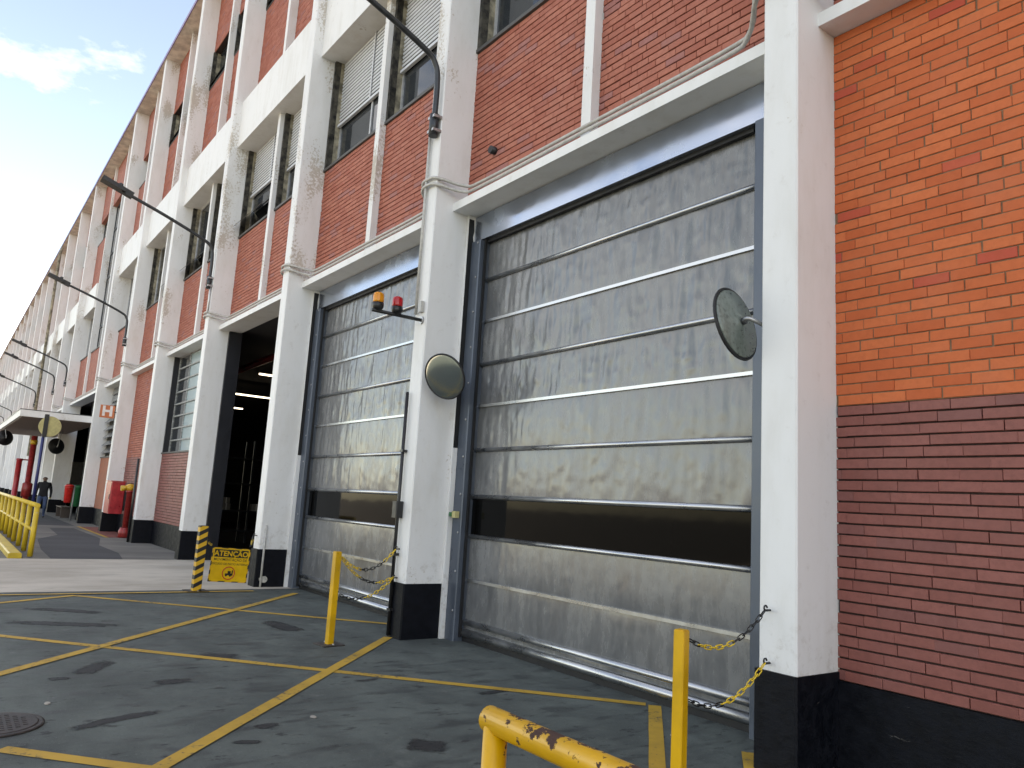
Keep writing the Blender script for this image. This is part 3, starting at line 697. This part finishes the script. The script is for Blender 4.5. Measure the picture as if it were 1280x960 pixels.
chain((-10.02, -1.0, .84), (-10.32, -.80, .70), .03, 'kkkyyyyy', 'short chain holding the warning sign to the striped post', 1.2)
# guard rail in the foreground
t = thing('guard_rail', 'chipped yellow tubular guard rail in the foreground', 'rail', None, (1.05, -3.15, 0))
R_ = .0375
MB().tube([(0, 0, .01), (0, 0, .955)], R_, 20).build('post', 'rail_yellow', t); MB().tube([(1.7, 0, .01), (1.7, 0, .955)], R_, 20).build('post', 'rail_yellow', t)
MB().tube([(-R_, 0, .965), (1.7 + R_, 0, .965)], R_ + .001, 20).build('top_rail', 'rail_yellow', t)
for x in (0, 1.7): MB().lathe([(.1, 0), (.1, .012)], 20, 0, Matrix.Translation((x, 0, 0))).build('base_plate', 'iron_cover', t)
# yellow fence and its kerb
t = thing('railing', 'yellow tubular railing along the path', 'railing', None, (-15.85, -2.85, 0))
for i in range(12): MB().tube([(-1.45 * i, 0, .02), (-1.45 * i, 0, 1.03)], .052, 12).build('post', 'fence_yellow', t)
MB().tube([(.05, 0, 1.06), (-17, 0, 1.06)], .05, 12).build('top_rail', 'fence_yellow', t); MB().tube([(0, .0, .55), (-17, .0, .55)], .035, 10).build('middle_rail', 'fence_yellow', t)
k = MB(); k.prism_x([(-3.24, -.02), (-3.0, -.02), (-3.0, .08), (-3.03, .10), (-3.21, .10), (-3.24, .08)], -60, -15.75); o = k.build('kerb', 'fence_yellow'); struct(o)
# warning sign
def text(s, size, mat, parent, mtx, al='CENTER', bold=0.):
    c = bpy.data.curves.new('lettering', 'FONT'); c.body = s; c.size = size; c.align_x = al; c.align_y = 'CENTER'; c.offset = bold; c.resolution_u = 3
    tmp = bpy.data.objects.new('lettering', c); COL.objects.link(tmp); bpy.context.view_layer.update()
    me = bpy.data.meshes.new_from_object(tmp); bpy.data.objects.remove(tmp); me.materials.clear(); me.materials.append(M[mat])
    o = link('lettering', me, parent); o.matrix_local = mtx; return o
t = thing('warning_sign', 'yellow ATENÇÃO warning sign hung low between column and striped post', 'sign', None, (-10.32, -.485, .375))
t.rotation_euler = (rad(-3), 0, 0)
box('panel', 'sign_yellow', t, -.004, .004, -.315, .315, -.275, .275)
m = MB()
for a_ in ((-.318, -.30, -.278, .278), (.30, .318, -.278, .278)): m.box(-.003, .0052, *a_)
m.box(-.003, .0052, -.30, .30, -.278, -.262).box(-.003, .0052, -.30, .30, .268, .278); m.build('border', 'hazard_stripe', t)
box('title_bar', 'sign_black', t, .0042, .0056, -.28, .28, .125, .25)
FX = Matrix(((0, 0, 1, 0), (1, 0, 0, 0), (0, 1, 0, 0), (0, 0, 0, 1)))     # text x -> +y, text y -> +z, facing +x
text('ATENÇÃO', .118, 'sign_yellow', t, Matrix.Translation((.0066, 0, .182)) @ FX, bold=.003)
text('MOVIMENTAÇÃO DE', .058, 'sign_black', t, Matrix.Translation((.0052, 0, .085)) @ FX, bold=.0006)
text('VEÍCULO DE PÁTIO INTERNO', .047, 'sign_black', t, Matrix.Translation((.0052, 0, .015)) @ FX, bold=.0006)
QX = Matrix.Rotation(rad(90), 4, 'Y')
m = MB(); ring = [(.0055, .1 * math.cos(2 * math.pi * i / 32), -.13 + .1 * math.sin(2 * math.pi * i / 32)) for i in range(33)]; m.tube(ring, .008, 6, cap=False); m.build('red_ring', 'sign_red', t)
m = MB().box(.0045, .006, -.055, .05, -.165, -.135).box(.0045, .0062, -.015, .035, -.137, -.095).box(.0045, .0064, .05, .07, -.17, -.08)
for y in (-.035, .03): m.lathe([(.018, 0), (.018, .002)], 14, 0, Matrix.Translation((.0045, y, -.168)) @ QX)
m.build('pictogram', 'sign_black', t)
# H sign over the hydrant
t = thing('hydrant_sign', 'orange square sign with a white letter H on the column', 'sign', None, (-26.16, -.275, 4.0))
box('panel', 'h_orange', t, -.015, .015, -.225, .225, -.215, .215); MB().tube([(0, .2, 0), (0, .275, 0)], .02, 6).build('bracket', 'dark_metal', t)
text('H', .46, 'sign_white', t, Matrix.Translation((.017, 0, 0)) @ FX, bold=.02)
# hydrant cabinet, standpipe, black pole
t = thing('hydrant_cabinet', 'red steel hydrant cabinet mounted on the wall', 'cabinet', None, (-24.65, .15, .66))
MB().bevel_box(-.45, .45, -.29, .10, 0, 1.0, .02).build('body', 'red_paint', t); MB().box(-.43, .43, -.305, -.292, .04, .96).build('door', 'red_paint', t); MB().box(-.47, .47, -.33, .12, 1.003, 1.03).build('lid', 'red_paint', t); MB().box(.30, .36, -.32, -.306, .45, .6).build('handle', 'dark_metal', t)
for x in (-.35, .35): MB().box(x - .03, x + .03, .102, .33, .1, .9).build('bracket', 'dark_metal', t)
t = thing('hydrant_standpipe', 'red hydrant standpipe with a yellow valve beside the cabinet', 'hydrant', None, (-23.0, .18, 0))
MB().lathe([(.17, .008), (.17, .22), (.14, .25), (.14, .30)], 18).build('pedestal', 'red_pipe_paint', t); MB().lathe([(.085, .3), (.085, 1.35), (.11, 1.36), (.11, 1.42)], 16).build('pipe', 'red_pipe_paint', t)
MB().lathe([(.1, 1.42), (.13, 1.48), (.11, 1.58), (.04, 1.62)], 14).build('valve', 'valve_yellow', t); MB().tube([(0, -.02, 1.5), (0, -.26, 1.47)], [.07, .085], 12).build('outlet', 'valve_yellow', t)
tag(MB().tube([(-21.16, -.045, .0), (-21.16, -.045, 2.35)], .032, 10).build('cable_riser', 'black_metal'), 'black pipe standing on the column next to the hydrant', 'pipe')
# bins, bench, round sign, red pillars
t = thing('litter_bin', 'small red litter bin on a pale post', 'bin', None, (-33.0, -.1, 0))
MB().tube([(0, .05, 0), (0, .05, 1.45)], .03, 8).build('post', 'galvanised', t); MB().lathe([(.11, .72), (.135, .75), (.16, 1.32), (.17, 1.34)], 18, 0, Matrix.Translation((0, -.14, 0))).build('bucket', 'red_plastic', t); MB().lathe([(.17, 1.345), (.165, 1.42), (.09, 1.46)], 18, 0, Matrix.Translation((0, -.14, 0))).build('lid', 'red_plastic', t)
t = thing('waste_bin', 'green bin standing behind the red litter bin', 'bin', None, (-34.2, .22, 0))
MB().lathe([(.16, .55), (.18, .58), (.21, 1.32), (.225, 1.34), (.225, 1.40), (.1, 1.44)], 18).build('bucket', 'green_plastic', t); MB().tube([(0, .1, 0), (0, .1, .56)], .03, 8).build('post', 'dark_metal', t)
t = thing('bench', 'dark bench against the wall under the canopy', 'bench', None, (-36.5, .1, 0))
for y in (-.22, -.07, .08): MB().box(-.95, .95, y, y + .12, .44, .48).build('slat', 'wood_dark', t)
for x in (-.8, .75): MB().box(x, x + .07, -.2, .18, 0, .438).build('leg', 'wood_dark', t)
t = thing('round_sign', 'pale yellow round sign seen from its back on a blue post before the canopy', 'sign', None, (-30.5, -1.64, 0))
MB().tube([(0, 0, 0), (0, 0, 3.95)], .055, 10).build('post', 'blue_paint', t); MB().lathe([(.38, -.012), (.38, .012)], 36, 0, Matrix.Translation((.08, .16, 3.56)) @ Matrix.Rotation(rad(8), 4, 'Z') @ QX).build('disc', 'disc_back', t)
MB().box(.095, .14, -.06, .09, 3.15, 4.0).build('bracket', 'black_metal', t)
t = thing('hydrant_pillar', 'tall red pillar with an orange collar under the canopy', 'pillar', None, (-40.0, -1.13, 0))
MB().lathe([(.2, 0), (.2, .06), (.13, .08), (.13, 3.6)], 16).build('pipe', 'red_pipe_paint', t); MB().lathe([(.15, 3.2), (.15, 3.4)], 16).build('collar', 'valve_yellow', t); MB().lathe([(.22, .75), (.22, 1.35), (.15, 1.4)], 14).build('valve', 'red_pipe_paint', t)
t = thing('hydrant_pillar', 'shorter bright red pillar beside the tall red pillar', 'pillar', None, (-40.0, -1.6, 0))
MB().lathe([(.2, 0), (.2, .06), (.12, .08), (.12, 2.4), (.14, 2.42), (.14, 2.5)], 16).build('pipe', 'red_paint', t); MB().tube([(0, 0, 2.45), (0, .42, 2.45)], .03, 8).build('crossbar', 'red_paint', t)
for loc, an, lab in (((-41.2, -2.25, 3.45), (-41.2, -2.3, 3.9), 'dark round mirror hanging at the canopy corner'), ((-38.5, -.35, 3.15), (-38.5, -.2, 3.9), 'dark round mirror hanging under the canopy behind the round sign')):
    dome_mirror(loc, (-.9, -.35, -.1), .36, 'mirror_face', 'black_metal', an, lab)
# manhole and litter
t = thing('manhole_cover', 'round rusty iron manhole cover set in the asphalt', 'manhole', None, (-3.20, -4.10, 0))
MB().lathe([(.30, .0), (.30, .010), (.285, .012)], 40).build('frame', 'iron_cover', t); m = MB().lathe([(.265, .004), (.265, .014), (.255, .016)], 40)
for i in range(-5, 6):
    for j in range(-5, 6):
        if i * i + j * j < 24: m.box(i * .045 - .014, i * .045 + .014, j * .045 - .014, j * .045 + .014, .015, .020)
m.build('lid', 'iron_cover', t)
for pts, w in (([(-2.88, -3.78), (-2.95, -3.6), (-3.05, -3.41), (-3.13, -3.15), (-3.16, -3.0)], .11), ([(-4.5, -3.42), (-4.75, -3.3), (-5.1, -3.05)], .17), ([(-4.44, -3.68), (-4.43, -3.48)], .10), ([(-4.02, -2.95), (-4.04, -2.8), (-4.04, -2.6)], .16), ([(-2.46, -2.62), (-2.5, -2.52), (-2.52, -2.42)], .10), ([(-2.26, -2.86), (-2.2, -2.76), (-2.16, -2.66)], .07),
               ([(-1.75, -1.85), (-1.66, -1.75), (-1.5, -1.6)], .22), ([(-2.68, -.62), (-2.70, -.45), (-2.72, -.2)], .09), ([(-6.0, -.9), (-6.4, -.95), (-7.0, -1.0)], .25), ([(-7.6, -3.9), (-7.2, -3.2), (-6.9, -2.6)], .22), ([(-8.6, -3.6), (-8.2, -3.0), (-7.9, -2.7)], .2), ([(-3.52, -1.4), (-3.5, -1.25), (-3.55, -1.1)], .06), ([(-5.0, -2.45), (-4.95, -2.2), (-4.8, -1.95)], .24)): tyre(pts, w, .0025)
for x, y, r, lab in ((-2.57, -2.15, .028, 'small flattened pale scrap on the asphalt near the crossing lines'), (-1.05, .05, .03, 'pale scrap on the asphalt by the column base'), (-3.65, -3.74, .03, 'pale leaf lying between manhole and yellow line')):
    m = MB(); n = 9; m.v = [(r * (1 + .4 * random.random()) * math.cos(2 * math.pi * i / n), r * .6 * (1 + .4 * random.random()) * math.sin(2 * math.pi * i / n), .0) for i in range(n)]; m.v += [(a_ * .9, b_ * .9, .003 + .003 * random.random()) for a_, b_, _ in m.v]
    m.face(*range(n, 2 * n)); [m.face(i, (i + 1) % n, n + (i + 1) % n, n + i) for i in range(n)]
    o = m.build('litter_scrap', 'carton'); o.location = (x, y, .004); tag(o, lab, 'litter')

# ------------------------------------------------------------------ the walking man
def person():
    J = {'pelvis': ((0, 0, .95), .15), 'waist': ((0, .0, 1.12), .145), 'chest': ((.0, 0, 1.33), .17), 'neck0': ((.01, 0, 1.48), .085), 'neck': ((.02, 0, 1.54), .058), 'head': ((.035, 0, 1.63), .095), 'crown': ((.03, 0, 1.70), .08),
         'hipL': ((0, -.10, .90), .105), 'kneeL': ((.10, -.11, .50), .07), 'ankL': ((.04, -.11, .09), .045), 'toeL': ((.20, -.12, .04), .04),
         'hipR': ((0, .10, .90), .105), 'kneeR': ((.02, .11, .50), .07), 'ankR': ((-.20, .11, .12), .045), 'toeR': ((-.06, .12, .045), .04),
         'shL': ((0, -.19, 1.42), .08), 'elL': ((-.07, -.26, 1.14), .058), 'wrL': ((.04, -.27, .90), .042), 'haL': ((.08, -.265, .81), .04),
         'shR': ((0, .19, 1.42), .08), 'elR': ((-.02, .27, 1.14), .058), 'wrR': ((.10, .27, .91), .042), 'haR': ((.14, .265, .82), .04)}
    E = [('pelvis', 'waist'), ('waist', 'chest'), ('chest', 'neck0'), ('neck0', 'neck'), ('neck', 'head'), ('head', 'crown')]
    for s in 'LR': E += [('pelvis', 'hip' + s), ('hip' + s, 'knee' + s), ('knee' + s, 'ank' + s), ('ank' + s, 'toe' + s), ('chest', 'sh' + s), ('sh' + s, 'el' + s), ('el' + s, 'wr' + s), ('wr' + s, 'ha' + s)]
    K = list(J); me = bpy.data.meshes.new('body'); me.from_pydata([J[k][0] for k in K], [(K.index(a), K.index(b)) for a, b in E], [])
    o = bpy.data.objects.new('body', me); COL.objects.link(o); sk = o.modifiers.new('s', 'SKIN')
    for i, k in enumerate(K): me.skin_vertices[0].data[i].radius = (J[k][1], J[k][1]); me.skin_vertices[0].data[i].use_root = (k == 'pelvis')
    o.modifiers.new('u', 'SUBSURF').levels = 2
    bpy.context.view_layer.update(); dg = bpy.context.evaluated_depsgraph_get(); nm = bpy.data.meshes.new_from_object(o.evaluated_get(dg)); bpy.data.objects.remove(o)
    nm.materials.clear()
    for k in ('skin', 'black_cloth', 'jeans', 'hair', 'glove'): nm.materials.append(M[k])
    for p in nm.polygons:
        c = p.center; p.use_smooth = True; arm = abs(c.y) > .215
        p.material_index = 3 if c.z > 1.665 or (c.z > 1.58 and c.x < .02) else 0 if c.z > 1.53 else (4 if c.z < .87 else 1) if arm and c.z > .7 else 1 if c.z > .90 else 2 if c.z > .10 else 3
    root = thing('person', 'person in a black jacket and blue jeans walking beneath the canopy', 'person', None, (-34.4, -.98, .0)); root.rotation_euler.z = rad(-8)
    b = link('body', nm, root); b.scale = (1, 1, 1.0)
    m = MB().lathe([(.012, 0), (.014, .02), (.002, .035)], 8, 0, Matrix.Translation((.128, 0, 1.60)) @ Matrix.Rotation(rad(60), 4, 'Y')); m.build('nose', 'skin', root)
    for s in (-1, 1): MB().lathe([(.008, 0), (.010, .004), (.002, .006)], 8, 0, Matrix.Translation((.118, s * .035, 1.635)) @ QX).build('eye', 'hair', root); MB().lathe([(.004, -.03), (.010, -.01), (.010, .012), (.004, .03)], 8, 0, Matrix.Translation((.03, s * .086, 1.62))).build('ear', 'skin', root)
person()
